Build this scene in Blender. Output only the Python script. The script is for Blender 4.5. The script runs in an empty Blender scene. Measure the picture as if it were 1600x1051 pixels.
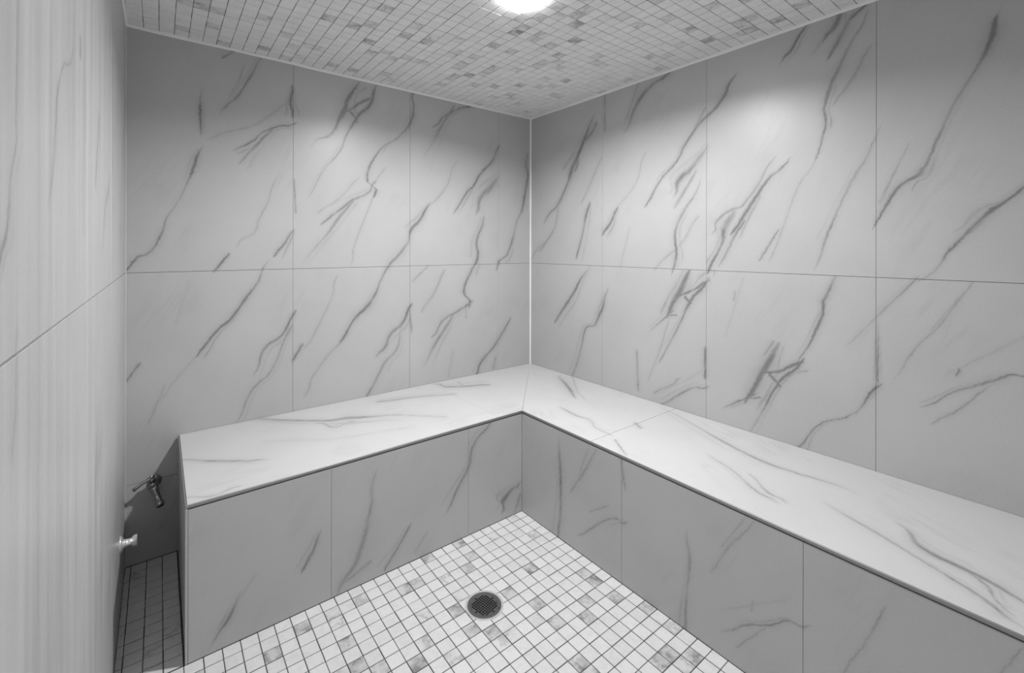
import bpy, bmesh, math, random
from mathutils import Vector, Matrix

random.seed(7)
SC = bpy.context.scene
COL = SC.collection

# ------------------------------------------------------------------ camera
YAW = 0.6488205917
CAM = Vector((-1.907856, -2.186849, 1.2))
FPX, PX, PY = 701.21266, 780.81155, 387.43079
cam_data = bpy.data.cameras.new('camera')
cam = bpy.data.objects.new('camera', cam_data); COL.objects.link(cam)
cam_data.sensor_fit = 'HORIZONTAL'; cam_data.sensor_width = 36.0
cam_data.lens = FPX / 1600 * 36.0
cam_data.shift_x = (800 - PX) / 1600
cam_data.shift_y = (PY - 525.5) / 1600
cam_data.clip_start = 0.01
cam.location = CAM
cam.rotation_euler = (Matrix.Rotation(-YAW, 4, 'Z') @ Matrix.Rotation(math.pi / 2, 4, 'X') @ Matrix.Rotation(0.0016617, 4, 'Z')).to_euler()
SC.camera = cam

# ------------------------------------------------------------------ world, light, exposure
W = bpy.data.worlds.new('world'); SC.world = W; W.use_nodes = True
W.node_tree.nodes['Background'].inputs[0].default_value = (0.5, 0.5, 0.5, 1)
W.node_tree.nodes['Background'].inputs[1].default_value = 1.7
LX, LY = -0.941, -1.042                       # ceiling downlight
ZC = 2.0358
ld = bpy.data.lights.new('downlight_lamp', 'AREA')
ld.shape = 'DISK'; ld.size = 0.058; ld.energy = 30.0; ld.color = (1, 1, 1)
lo = bpy.data.objects.new('downlight_lamp', ld); COL.objects.link(lo)
lo.location = (LX, LY, ZC + 0.0145)
SC.view_settings.view_transform = 'Standard'; SC.view_settings.look = 'None'
SC.view_settings.gamma = 1.0; SC.view_settings.use_curve_mapping = False
SC.view_settings.exposure = 0.03

# ------------------------------------------------------------------ measures (metres)
XL = -2.0095            # left wall
YF = -2.92              # wall behind the camera
ZB = 0.4574             # bench top
DA, DB = 0.6146, 0.5861 # bench depths along back and right wall
XE = -1.847             # free end of the bench
PIT = 0.0469            # mosaic pitch
ZJ = 1.104              # horizontal joint of the wall tiles
DRX, DRY = -1.035, -0.954
VEINS = [
('A',[-1772,1842,3.2,0.15,-1777,1789,6.4,0.6,-1777,1745,7.6,0.85,-1774,1678,5.4,0.6,-1774,1644,3.2,0.1]),
('A',[-1780,1586,6.4,0.6,-1795,1535,7.4,0.9,-1814,1474,4.2,0.6,-1854,1374,3.1,0.3,-1882,1322,3.1,0.35,-1898,1264,5.1,0.55,-1924,1199,6.5,0.5,-1974,1162,6.5,0.6,-2004,1117,6.2,0.8]),
('A',[-1662,2025,6.9,0.5,-1694,1996,6.8,0.5]),
('A',[-1558,2024,6.9,0.3,-1593,1944,6.9,0.45,-1641,1848,6.8,0.5,-1680,1800,6.8,0.4,-1703,1766,6.7,0.25]),
('A',[-1624,1966,6.8,0.25,-1641,1903,6.7,0.25,-1669,1842,6.6,0.25]),
('A',[-1429,1915,7.9,0.9,-1437,1856,8.0,0.9,-1428,1808,8.3,0.9]),
('A',[-1426,1759,5.6,0.65,-1485,1741,5.4,0.65,-1536,1713,5.1,0.65,-1586,1661,5.0,0.65,-1640,1623,5.0,0.65]),
('A',[-1515,1716,7.4,0.5,-1558,1665,7.3,0.5,-1599,1612,7.2,0.5,-1628,1570,7.1,0.5]),
('A',[-1434,1865,7.7,0.22,-1530,1773,7.5,0.22,-1586,1728,7.6,0.22,-1654,1697,7.6,0.22,-1732,1655,7.3,0.22]),
('A',[-1136,1994,11.5,0.6,-1177,1926,14.3,0.8,-1195,1869,17.3,0.95,-1220,1819,11.4,0.8,-1247,1753,11.2,0.7,-1337,1688,4.1,0.3]),
('A',[-1203,1854,10.1,0.65,-1167,1875,10.1,0.65,-1113,1920,10.2,0.65,-1068,1948,10.4,0.65]),
('A',[-1035,2019,6.3,0.4,-1068,1919,12.0,0.8,-1133,1843,8.7,0.8,-1176,1765,7.3,0.6,-1219,1662,7.2,0.5,-1297,1558,5.6,0.35,-1345,1458,5.5,0.25]),
('A',[-1167,1865,13.7,0.7,-1140,1839,13.8,0.7]),
('A',[-833,2021,7.6,0.6,-827,1954,8.1,0.65,-840,1883,10.2,0.7,-900,1794,5.8,0.5,-1005,1707,5.6,0.55,-1051,1642,6.2,0.65,-1072,1598,8.0,0.7,-1080,1533,8.4,0.7,-1034,1489,12.0,0.9]),
('A',[-1050,1524,9.0,0.5,-1072,1479,8.7,0.5,-1157,1432,8.5,0.6,-1199,1398,8.4,0.6,-1289,1322,8.2,0.5]),
('A',[-1157,1421,9.1,0.5,-1219,1345,12.0,0.45,-1270,1273,8.9,0.4,-1374,1144,8.6,0.1]),
('A',[-993,1600,6.4,0.3,-1039,1537,6.3,0.3]),
('A',[-1055,1448,5.2,0.35,-1083,1373,5.1,0.3,-1147,1202,5.0,0.3,-1157,1128,5.0,0.2]),
('A',[-1136,1532,9.1,0.22,-1219,1437,8.9,0.22,-1308,1371,8.7,0.22]),
('A',[-443,2041,10.0,0.8,-546,1995,9.7,0.5,-630,1943,9.6,0.55,-697,1873,9.6,0.5]),
('A',[-589,1987,11.0,0.5,-657,1879,10.9,0.4,-711,1778,10.8,0.2,-764,1701,10.5,0.1]),
('A',[-265,1808,10.6,0.5,-303,1731,10.0,0.6,-397,1633,9.7,0.7,-442,1565,9.6,0.75,-487,1524,9.5,0.7,-560,1421,9.5,0.6]),
('A',[-264,1632,17.1,0.3,-319,1564,29.0,0.5,-397,1493,25.3,0.5,-415,1416,17.9,0.4]),
('A',[-373,1361,11.2,0.5,-419,1241,11.3,0.65,-412,1152,11.3,0.75,-457,1067,11.0,0.65,-508,954,10.9,0.75,-468,881,10.4,0.9]),
('A',[-573,1675,8.0,0.28,-630,1538,7.7,0.28,-684,1473,7.3,0.28,-755,1406,7.1,0.28]),
('A',[-752,1413,9.2,0.8,-788,1353,10.8,0.8,-839,1299,10.8,0.7,-863,1224,9.0,0.5,-922,1152,10.5,0.6,-969,1103,8.6,0.6,-1013,1028,6.9,0.5,-1056,938,10.2,0.75,-1092,894,11.8,0.8,-1156,834,8.2,0.7,-1192,775,9.7,0.9]),
('A',[-1193,769,8.2,0.28,-1275,685,8.0,0.28,-1335,607,7.7,0.28,-1367,530,7.5,0.28]),
('A',[-34,1778,13.0,0.5,-24,1656,12.9,0.65,-51,1531,12.5,0.7,-70,1448,12.1,0.6,-112,1371,12.0,0.3,-153,1244,11.9,0.5,-189,1164,11.3,0.55,-263,1100,10.6,0.75]),
('A',[-1420,1492,5.4,0.55,-1415,1376,5.4,0.55]),
('A',[-1499,1497,4.6,0.28,-1532,1392,4.5,0.28,-1565,1319,4.5,0.28,-1575,1277,4.6,0.28,-1637,1222,4.6,0.28]),
('A',[-1432,1268,6.5,0.8,-1466,1212,6.5,0.8,-1494,1175,6.5,0.8]),
('A',[-1682,1164,6.4,0.85,-1721,1111,6.3,0.85]),
('A',[-1537,1127,3.9,0.3,-1574,1039,6.5,0.55,-1616,978,7.7,0.85,-1657,916,7.8,0.85,-1725,848,6.3,0.75,-1773,781,6.1,0.85]),
('A',[-1777,778,5.0,0.2,-1863,669,4.8,0.2,-1895,617,4.6,0.2]),
('A',[-1425,895,8.5,0.8,-1465,818,8.1,0.6,-1542,756,7.7,0.55,-1574,664,5.2,0.4]),
('A',[-1440,830,7.0,0.45,-1510,666,7.0,0.35,-1596,574,6.9,0.45,-1636,477,6.5,0.35]),
('A',[-1972,752,6.6,0.7,-2002,705,6.5,0.7]),
('A',[-1893,653,5.4,0.3,-1935,540,5.4,0.3]),
('A',[-1814,1055,13.0,0.12,-1854,906,12.8,0.12]),
('A',[-1237,1044,6.1,0.25,-1249,977,6.1,0.25,-1336,792,6.0,0.25,-1419,689,6.0,0.25]),
('A',[-1390,748,7.7,0.8,-1421,697,7.6,0.8]),
('A',[-849,885,11.3,0.8,-886,810,11.1,0.65,-957,751,10.9,0.6,-988,689,10.8,0.65,-1026,658,10.6,0.4]),
('A',[-897,774,9.6,0.3,-918,680,9.7,0.35,-996,599,9.5,0.45,-1045,513,9.3,0.45,-1082,455,9.2,0.5]),
('A',[-849,864,6.6,0.5,-838,768,6.6,0.5]),
('A',[-468,881,9.7,0.7,-548,840,9.5,0.5,-644,797,9.6,0.5,-701,722,9.7,0.6]),
('A',[-584,813,12.6,0.4,-644,736,12.4,0.5,-701,662,12.3,0.45,-758,570,12.1,0.15]),
('A',[-494,868,7.0,0.35,-494,805,7.0,0.35]),
('A',[-644,1063,10.1,0.3,-702,954,9.9,0.3,-770,868,9.7,0.3]),
('A',[-747,1096,7.4,0.35,-823,1030,7.3,0.35]),
('A',[-175,748,11.4,0.62,-260,639,11.0,0.62,-356,552,10.6,0.62,-395,514,10.8,0.62,-415,463,10.9,0.62]),
('A',[-281,529,14.9,0.4,-296,477,14.8,0.4]),
('A',[-580,606,13.0,0.18,-609,485,12.9,0.18]),
('B',[-522,1924,9.7,0.4,-468,1828,14.8,0.6,-410,1730,17.6,0.85,-360,1650,18.0,0.9,-328,1580,11.4,0.65,-267,1485,11.0,0.6,-144,1377,10.1,0.5]),
('B',[-538,1872,16.3,0.55,-428,1763,17.4,0.55,-396,1659,17.8,0.55]),
('B',[-378,1746,24.3,0.3,-301,1676,24.9,0.3]),
('B',[-275,1471,10.7,0.3,-201,1296,10.2,0.3,-25,1149,10.0,0.3]),
('B',[-201,1296,9.9,0.45,-98,1190,10.2,0.45]),
('B',[-574,1679,9.1,0.28,-492,1538,9.3,0.28,-445,1470,9.4,0.28]),
('B',[-493,1436,9.4,0.8,-477,1396,9.5,0.7,-445,1277,9.6,0.45,-405,1162,9.6,0.65]),
('B',[-682,1400,10.2,0.75,-640,1328,10.2,0.75,-597,1285,10.0,0.75]),
('B',[-851,1658,6.9,0.22,-801,1526,7.0,0.22,-682,1400,7.1,0.22]),
('B',[-762,1291,7.8,0.18,-711,1116,8.0,0.18]),
('B',[-990,2030,12.4,0.8,-899,1996,11.2,0.5,-837,1956,16.1,0.55,-788,1894,14.5,0.5,-742,1807,10.5,0.35]),
('B',[-811,2011,12.4,0.35,-750,1874,12.6,0.35]),
('B',[-1271,1898,7.5,0.85,-1240,1839,9.3,0.85,-1175,1781,9.6,0.7,-1106,1721,8.2,0.55,-1060,1662,9.4,0.6,-1023,1600,7.5,0.55,-945,1529,7.7,0.55,-875,1428,8.0,0.7]),
('B',[-1156,1805,9.6,0.35,-1116,1738,9.8,0.35]),
('B',[-1165,1639,9.4,0.4,-1106,1567,19.1,0.55,-1035,1510,19.9,0.6,-1019,1452,9.9,0.4]),
('B',[-1115,1537,11.1,0.4,-1055,1449,11.3,0.4,-1024,1401,11.5,0.4]),
('B',[-1136,1488,6.2,0.3,-1056,1361,9.6,0.5,-1025,1297,8.1,0.55,-1019,1234,9.8,0.7,-1024,1164,9.7,0.7,-1008,1100,7.1,0.6]),
('B',[-1117,1328,7.6,0.28,-1056,1233,7.7,0.28,-923,1112,8.0,0.28]),
('B',[-1481,1526,5.0,0.6,-1414,1466,7.7,0.75,-1372,1406,9.0,0.85,-1330,1342,9.2,0.9,-1287,1276,10.7,0.9]),
('B',[-1429,1540,7.5,0.35,-1383,1459,7.7,0.45,-1330,1386,8.0,0.5,-1276,1362,8.3,0.5,-1211,1313,8.5,0.45,-1206,1278,8.5,0.35]),
('B',[-1287,1355,21.7,0.4,-1247,1290,19.2,0.6,-1236,1219,8.2,0.7,-1182,1112,8.4,0.85]),
('B',[-1320,1297,7.9,0.7,-1297,1264,7.9,0.6,-1231,1137,8.1,0.3]),
('B',[-1554,2032,5.2,0.3,-1527,2001,6.5,0.75,-1500,1955,6.6,0.85,-1471,1928,5.5,0.7]),
('B',[-1722,2026,8.4,0.75,-1685,2000,8.6,0.75]),
('B',[-1661,2048,13.2,0.6,-1638,1993,13.9,0.75,-1609,1960,9.9,0.8]),
('B',[-1685,2005,15.4,0.4,-1647,1932,15.8,0.5,-1622,1892,11.6,0.5]),
('B',[-1723,1987,6.4,0.3,-1685,1918,6.5,0.35,-1647,1835,8.6,0.5,-1622,1774,10.6,0.6,-1605,1710,7.0,0.7,-1610,1650,6.9,0.8,-1597,1594,5.2,0.6,-1585,1546,4.2,0.7]),
('B',[-1580,1527,4.5,0.25,-1519,1424,4.5,0.25,-1481,1312,4.5,0.25,-1429,1165,4.6,0.25]),
('B',[-1448,1260,5.9,0.5,-1394,1165,6.0,0.5]),
('B',[-1731,1873,8.3,0.28,-1685,1785,8.6,0.28,-1638,1722,9.1,0.28]),
('B',[-1757,1590,2.8,0.3,-1731,1521,4.8,0.35,-1694,1452,7.8,0.35,-1655,1360,4.9,0.35,-1610,1237,5.0,0.5,-1585,1147,5.0,0.3]),
('B',[-2026,1874,4.1,0.2,-2018,1835,8.3,0.95,-2007,1792,8.7,0.85,-1985,1736,6.2,0.5,-1940,1644,6.4,0.35,-1899,1536,6.4,0.5,-1874,1463,6.5,0.55,-1861,1439,9.3,0.7,-1829,1417,7.6,0.75,-1795,1376,7.2,0.75,-1760,1303,5.4,0.9]),
('B',[-1829,1523,3.4,0.3,-1795,1439,5.2,0.3,-1767,1366,10.6,0.3]),
('B',[-2079,1378,6.0,0.7,-2044,1338,5.5,0.65,-2003,1301,7.9,0.65,-1964,1247,6.2,0.75,-1923,1189,4.7,0.6,-1886,1122,4.2,0.3,-1836,1085,4.6,0.4]),
('B',[-1991,1272,3.9,0.4,-1946,1215,4.0,0.4]),
('B',[-1635,1089,9.6,0.45,-1606,1016,7.7,0.75,-1600,958,6.8,0.75,-1562,852,5.9,0.65,-1524,779,4.0,0.4]),
('B',[-1450,817,10.8,0.7,-1400,714,15.5,0.85,-1370,645,13.4,0.9,-1339,587,11.3,0.8]),
('B',[-1361,609,6.9,0.8,-1316,576,5.1,0.6,-1251,529,3.6,0.4]),
('B',[-1342,591,7.4,0.6,-1386,605,7.3,0.6]),
('B',[-1435,833,8.8,0.5,-1409,786,8.9,0.5]),
('B',[-1400,706,9.6,0.8,-1457,726,8.0,0.7,-1524,771,9.7,0.9]),
('B',[-1529,768,8.1,0.9,-1457,681,7.3,0.85,-1400,557,4.7,0.5,-1354,465,5.5,0.3]),
('B',[-1428,704,12.0,0.75,-1457,674,11.9,0.75]),
('B',[-1083,1088,15.1,0.7,-1047,1009,18.2,0.9,-1010,949,13.9,0.85,-985,890,14.2,0.8]),
('B',[-997,900,7.4,0.7,-957,862,6.0,0.5,-894,807,3.7,0.35]),
('B',[-984,886,7.5,0.6,-1023,891,7.4,0.6]),
('B',[-1035,979,11.6,0.75,-1106,1013,8.4,0.75,-1168,1054,11.0,0.75]),
('B',[-1166,1049,11.1,0.7,-1094,963,9.2,0.85,-1047,863,6.5,0.55,-997,765,6.6,0.45,-947,674,6.1,0.4]),
('B',[-1070,976,12.6,0.75,-1094,955,12.5,0.75]),
('B',[-985,854,6.4,0.25,-933,696,6.4,0.25,-880,567,6.5,0.25]),
('B',[-617,962,8.3,0.5,-585,867,10.7,0.75,-540,782,9.0,0.65,-470,746,8.0,0.6,-444,659,8.9,0.4,-378,479,9.1,0.4]),
('B',[-493,1088,6.2,0.3,-434,1024,8.6,0.55,-367,928,11.4,0.75,-238,770,10.0,0.7]),
('B',[-810,673,11.5,0.35,-818,503,11.4,0.4]),
('B',[-1163,751,8.7,0.75,-1163,644,8.7,0.75]),
('B',[-1163,589,6.3,0.5,-1107,575,6.1,0.5,-1036,524,6.2,0.5,-947,455,6.4,0.5]),
('B',[-1036,598,6.8,0.32,-1011,568,6.8,0.32,-919,509,7.1,0.32]),
('B',[-1161,666,6.4,0.15,-1046,582,6.7,0.15,-947,513,7.0,0.15]),
('B',[-1757,951,3.7,0.2,-1757,851,3.7,0.6,-1757,770,3.7,0.7]),
('B',[-1749,730,7.4,0.8,-1698,639,3.6,0.5,-1584,553,3.4,0.6,-1525,456,6.0,0.8]),
('B',[-1968,1085,4.3,0.35,-1909,972,4.5,0.35,-1845,875,4.7,0.3,-1807,790,4.7,0.15]),
('B',[-1943,1047,3.7,0.3,-1891,956,3.8,0.3]),
('B',[-2080,850,3.5,0.5,-2046,844,4.1,0.6,-2000,811,6.4,0.5,-1943,774,4.8,0.45,-1883,716,4.0,0.5]),
('B',[-2008,802,4.1,0.35,-1943,714,4.4,0.4,-1900,671,4.7,0.35]),
('B',[-1948,839,5.3,0.5,-1943,821,5.3,0.5]),
('B',[-2067,949,5.2,0.16,-1935,831,5.6,0.16]),
('B',[-1845,1095,5.1,0.45,-1757,977,5.3,0.3,-1681,872,5.5,0.2]),
('B',[-1291,1019,10.3,0.35,-1287,987,10.4,0.35]),
('B',[-1321,1063,7.5,0.15,-1256,843,7.7,0.15]),
('B',[-604,2030,8.7,0.4,-604,1846,8.7,0.4]),
('T',[-417,-705,9.4,0.35,-433,-805,9.9,0.5,-424,-868,8.3,0.5,-471,-961,7.2,0.4,-475,-1021,8.7,0.35]),
('T',[-65,-324,14.7,0.35,-170,-505,17.1,0.6,-259,-633,7.5,0.55]),
('T',[23,-341,8.0,0.3,-182,-583,7.4,0.3,-233,-668,8.4,0.3]),
('T',[-294,-1016,11.8,0.5,-320,-1059,11.4,0.5]),
('T',[-505,-1081,7.5,0.5,-564,-1166,7.1,0.5]),
('T',[-53,-1012,10.7,0.2,-111,-1170,9.7,0.3,-193,-1371,8.7,0.55,-223,-1470,9.2,0.6,-227,-1587,9.2,0.5,-217,-1653,9.0,0.45,-215,-1736,8.6,0.2]),
('T',[-335,-1363,8.2,0.2,-371,-1447,7.3,0.35,-414,-1514,6.4,0.45,-453,-1575,6.8,0.5,-461,-1619,7.5,0.3]),
('T',[-363,-1515,5.9,0.42,-429,-1593,6.3,0.42,-438,-1636,7.5,0.42]),
('T',[-363,-1731,7.1,0.25,-413,-1851,8.0,0.45,-454,-1934,7.2,0.4,-498,-2026,7.8,0.6,-522,-2063,9.1,0.6,-549,-2092,6.1,0.4]),
('T',[-321,-1880,5.8,0.4,-399,-1939,13.3,0.65,-416,-1997,10.9,0.7,-434,-2061,10.0,0.6,-456,-2099,7.7,0.55]),
('T',[-400,-1950,9.2,0.4,-439,-2035,7.2,0.55,-514,-2079,4.9,0.45]),
('T',[-1682,105,10.2,0.2,-1466,-98,13.7,0.55,-1342,-196,14.7,0.55,-1250,-226,23.2,0.65,-1168,-272,15.4,0.5,-1063,-322,15.6,0.4]),
('T',[-1368,-211,10.3,0.4,-1326,-294,13.8,0.4,-1250,-274,13.0,0.4]),
('T',[-1052,-112,14.8,0.6,-888,-153,15.4,0.4,-720,-225,15.8,0.4]),
('T',[-697,-33,14.6,0.55,-681,-102,19.2,0.55,-570,-167,20.0,0.55,-492,-202,20.0,0.55]),
('T',[-589,-70,10.8,0.4,-601,-134,10.5,0.4]),
('T',[-1843,-264,8.0,0.4,-1756,-341,8.2,0.55,-1669,-407,8.7,0.55,-1616,-435,9.1,0.3]),
('T',[-1846,-564,6.8,0.35,-1777,-598,7.5,0.35,-1721,-583,7.7,0.35]),
('T',[-1063,-322,18.4,0.25,-911,-464,18.2,0.25]),
('T',[-1573,-285,17.9,0.12,-1369,-403,18.7,0.12,-1083,-485,20.0,0.12]),
('FA',[-1708,146,4.1,0.2,-1719,123,6.2,0.45,-1742,79,7.4,0.75,-1765,52,5.3,0.5,-1786,20,5.2,0.2]),
('FA',[-1479,230,7.2,0.5,-1499,184,7.2,0.6,-1525,144,7.3,0.65]),
('FA',[-1675,174,8.9,0.15,-1717,121,8.8,0.15]),
('FA',[-1285,368,10.0,0.25,-1297,268,10.1,0.35,-1315,192,15.5,0.4,-1343,102,16.3,0.4,-1410,19,16.3,0.35]),
('FA',[-1308,65,14.0,0.35,-1377,38,10.9,0.35]),
('FA',[-1151,130,7.7,0.6,-1202,65,7.6,0.6,-1235,27,7.5,0.6]),
('FA',[-765,445,10.6,0.5,-849,374,9.1,0.55,-881,280,9.0,0.6,-932,210,8.9,0.65,-967,152,8.5,0.5]),
('FA',[-605,125,8.6,0.5,-644,117,11.2,0.5,-697,80,19.8,0.75,-691,40,13.6,0.5]),
('FA',[-599,71,16.5,0.35,-622,17,16.4,0.35]),
('FA',[-1077,79,9.8,0.2,-1118,34,9.6,0.2]),
('FB',[-855,398,7.6,0.15,-863,237,11.3,0.6,-863,127,10.9,0.45,-851,19,10.6,0.6]),
('FB',[-1043,419,6.2,0.42,-989,325,6.3,0.42,-930,234,6.4,0.42]),
('FB',[-1009,421,8.4,0.22,-969,311,8.6,0.22]),
('FB',[-1175,217,6.5,0.6,-1155,222,5.1,0.5,-1110,200,4.4,0.45,-1044,141,4.5,0.45,-972,73,4.7,0.35]),
('FB',[-1032,195,4.2,0.35,-1102,244,4.1,0.35]),
('FB',[-1419,293,5.8,0.3,-1429,228,7.5,0.4,-1419,116,6.2,0.3,-1415,17,10.5,0.55]),
('FB',[-1610,423,4.8,0.33,-1545,322,5.1,0.33,-1504,241,5.3,0.33]),
('FB',[-1588,423,4.3,0.25,-1534,331,4.4,0.25]),
('FB',[-1738,226,3.9,0.5,-1701,217,3.3,0.5,-1662,180,3.2,0.6,-1601,139,3.3,0.45,-1545,85,3.2,0.35]),
('FB',[-1648,163,3.7,0.3,-1580,66,3.9,0.3]),
('FB',[-1617,214,4.6,0.3,-1612,190,4.6,0.3]),
('FB',[-1695,268,4.0,0.15,-1545,148,4.4,0.15]),
('FB',[-1897,365,3.9,0.4,-1875,296,3.9,0.3,-1830,187,4.0,0.3]),
('FB',[-2103,421,2.8,0.35,-2077,358,2.9,0.35]),
('FB',[-1170,431,8.9,0.4,-1182,356,8.8,0.4]),
('L',[-1655,1195,7.2,0.6,-1636,1216,7.3,0.5,-1622,1267,3.8,0.3,-1611,1284,3.5,0.4]),
('L',[-1282,1483,4.0,0.35,-1383,1421,4.5,0.35,-1406,1389,8.6,0.4,-1414,1355,9.2,0.35,-1452,1261,8.5,0.25]),
('L',[-1201,1535,10.9,0.5,-1201,1510,10.9,0.5]),
('L',[-925,1464,16.5,0.35,-978,1335,15.7,0.35]),
('L',[-675,1365,12.6,0.35,-791,1280,14.0,0.35,-849,1195,16.1,0.2]),
('L',[-1602,1420,6.7,0.25,-1607,1317,6.6,0.25]),
('L',[-1606,1112,6.8,0.25,-1610,1056,6.8,0.25,-1619,1025,6.8,0.25]),
]
CDARK= [(-1.858, -0.071), (-1.837, -0.298), (-1.801, -0.305), (-1.61, -0.386), (-1.434, -0.497), (-1.337, -0.5), (-1.241, -0.395), (-1.202, -0.304), (-1.538, -0.07), (-1.255, -0.092), (-1.203, -0.086), (-1.065, -0.133), (-1.281, -0.686), (-1.155, -0.543), (-1.054, -0.537), (-0.809, -0.688), (-0.798, -0.555), (-0.701, -0.694), (-0.814, -0.438), (-0.673, -0.528), (-0.721, -0.387), (-0.761, -0.336), (-0.545, -0.329), (-0.828, -0.858), (-0.812, -0.895), (-0.611, -0.854), (-0.563, -0.905), (-0.418, -0.392), (-0.378, -0.25), (-0.697, -1.049), (-0.507, -0.795), (-0.362, -0.82), (-0.29, -0.58), (-0.67, -1.04), (-0.094, -1.374), (-0.276, -1.28), (-0.2, -1.387), (-0.419, -1.261), (-0.104, -1.512), (-0.165, -1.574)]
FDARK= [(-1.447, -0.822), (-1.463, -0.907), (-1.268, -0.521), (-1.077, -0.652), (-0.978, -0.782), (-0.88, -1.065), (-0.785, -1.193), (-0.813, -0.928), (-0.653, -1.105), (-0.956, -0.969), (-1.089, -1.041), (-1.147, -0.991), (-1.133, -0.93), (-0.612, -1.291), (-0.878, -1.139), (-0.743, -1.425), (-0.68, -1.448), (-0.659, -1.476), (-0.937, -1.291), (-1.636, -0.741), (-1.532, -0.697), (-0.653, -1.191), (-1.22, -0.745), (-0.916, -0.656), (-0.92, -0.739), (-0.632, -1.073), (-1.325, -0.986)]
# ------------------------------------------------------------------ material helpers
class NT:
    def __init__(s, name):
        s.m = bpy.data.materials.new(name); s.m.use_nodes = True
        s.t = s.m.node_tree; s.n = s.t.nodes; s.b = s.n['Principled BSDF']
    def new(s, typ, **kw):
        n = s.n.new(typ)
        for k, v in kw.items(): setattr(n, k, v)
        return n
    def link(s, a, b): s.t.links.new(a, b)
    def setin(s, sock, v):
        if isinstance(v, bpy.types.NodeSocket): s.link(v, sock)
        else: sock.default_value = v
    def math(s, op, a, b=None, c=None, clamp=False):
        n = s.new('ShaderNodeMath', operation=op, use_clamp=clamp)
        for i, v in enumerate((a, b, c)):
            if v is not None: s.setin(n.inputs[i], v)
        return n.outputs[0]
    def noise(s, vec, scale, detail=3.0, rough=0.55):
        n = s.new('ShaderNodeTexNoise'); s.link(vec, n.inputs['Vector'])
        n.inputs['Scale'].default_value = scale; n.inputs['Detail'].default_value = detail
        n.inputs['Roughness'].default_value = rough
        return n
    def grey(s, val):
        """float socket -> Base Color"""
        c = s.new('ShaderNodeCombineColor')
        for i in range(3): s.link(val, c.inputs[i])
        s.link(c.outputs[0], s.b.inputs['Base Color'])

def simple_mat(name, g, rough=0.5, metal=0.0, bump=0.0, bscale=200.0, var=0.0):
    k = NT(name)
    k.b.inputs['Roughness'].default_value = rough; k.b.inputs['Metallic'].default_value = metal
    tc = k.new('ShaderNodeTexCoord').outputs['Object']
    nz = k.noise(tc, bscale, 3.0)
    k.grey(k.math('MULTIPLY_ADD', k.math('SUBTRACT', nz.outputs['Fac'], 0.5), var * g, g))
    if bump:
        bp = k.new('ShaderNodeBump'); bp.inputs['Strength'].default_value = bump; bp.inputs['Distance'].default_value = 0.001
        k.link(nz.outputs['Fac'], bp.inputs['Height']); k.link(bp.outputs[0], k.b.inputs['Normal'])
    return k.m

# the profile of one vein: soft core and wider halo
VG = bpy.data.node_groups.new('vein_profile', 'ShaderNodeTree')
for nm in ('N', 'Curve', 'Range', 'Width'):
    VG.interface.new_socket(nm, in_out='INPUT', socket_type='NodeSocketColor' if nm == 'Curve' else 'NodeSocketFloat')
VG.interface.new_socket('Mask', in_out='OUTPUT', socket_type='NodeSocketFloat')
def _vg():
    t = VG; gi = t.nodes.new('NodeGroupInput'); go = t.nodes.new('NodeGroupOutput')
    L = t.links.new
    def M(op, a, b=None, c=None):
        n = t.nodes.new('ShaderNodeMath'); n.operation = op
        for i, v in enumerate((a, b, c)):
            if v is None: continue
            if isinstance(v, (int, float)): n.inputs[i].default_value = v
            else: L(v, n.inputs[i])
        return n.outputs[0]
    sc = t.nodes.new('ShaderNodeSeparateColor'); L(gi.outputs['Curve'], sc.inputs[0])
    path = M('MULTIPLY', M('SUBTRACT', sc.outputs[0], 0.5), gi.outputs['Range'])
    d = M('SUBTRACT', gi.outputs['N'], path)
    w = M('MULTIPLY_ADD', sc.outputs[1], gi.outputs['Width'], 1e-4)
    q = M('DIVIDE', d, w)
    q2 = M('MULTIPLY', q, q)
    core = M('EXPONENT', M('MULTIPLY', q2, -2.4))
    halo = M('EXPONENT', M('MULTIPLY', q2, -0.16))
    s = M('ADD', M('MULTIPLY', core, 0.80), M('MULTIPLY', halo, 0.26))
    L(M('MULTIPLY', s, sc.outputs[2]), go.inputs['Mask'])
_vg()

def catmull(xs, ys, x):
    if x <= xs[0]: return ys[0]
    if x >= xs[-1]: return ys[-1]
    for i in range(len(xs) - 1):
        if xs[i] <= x <= xs[i + 1]:
            f = (x - xs[i]) / (xs[i + 1] - xs[i]); return ys[i] * (1 - f) + ys[i + 1] * f

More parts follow.
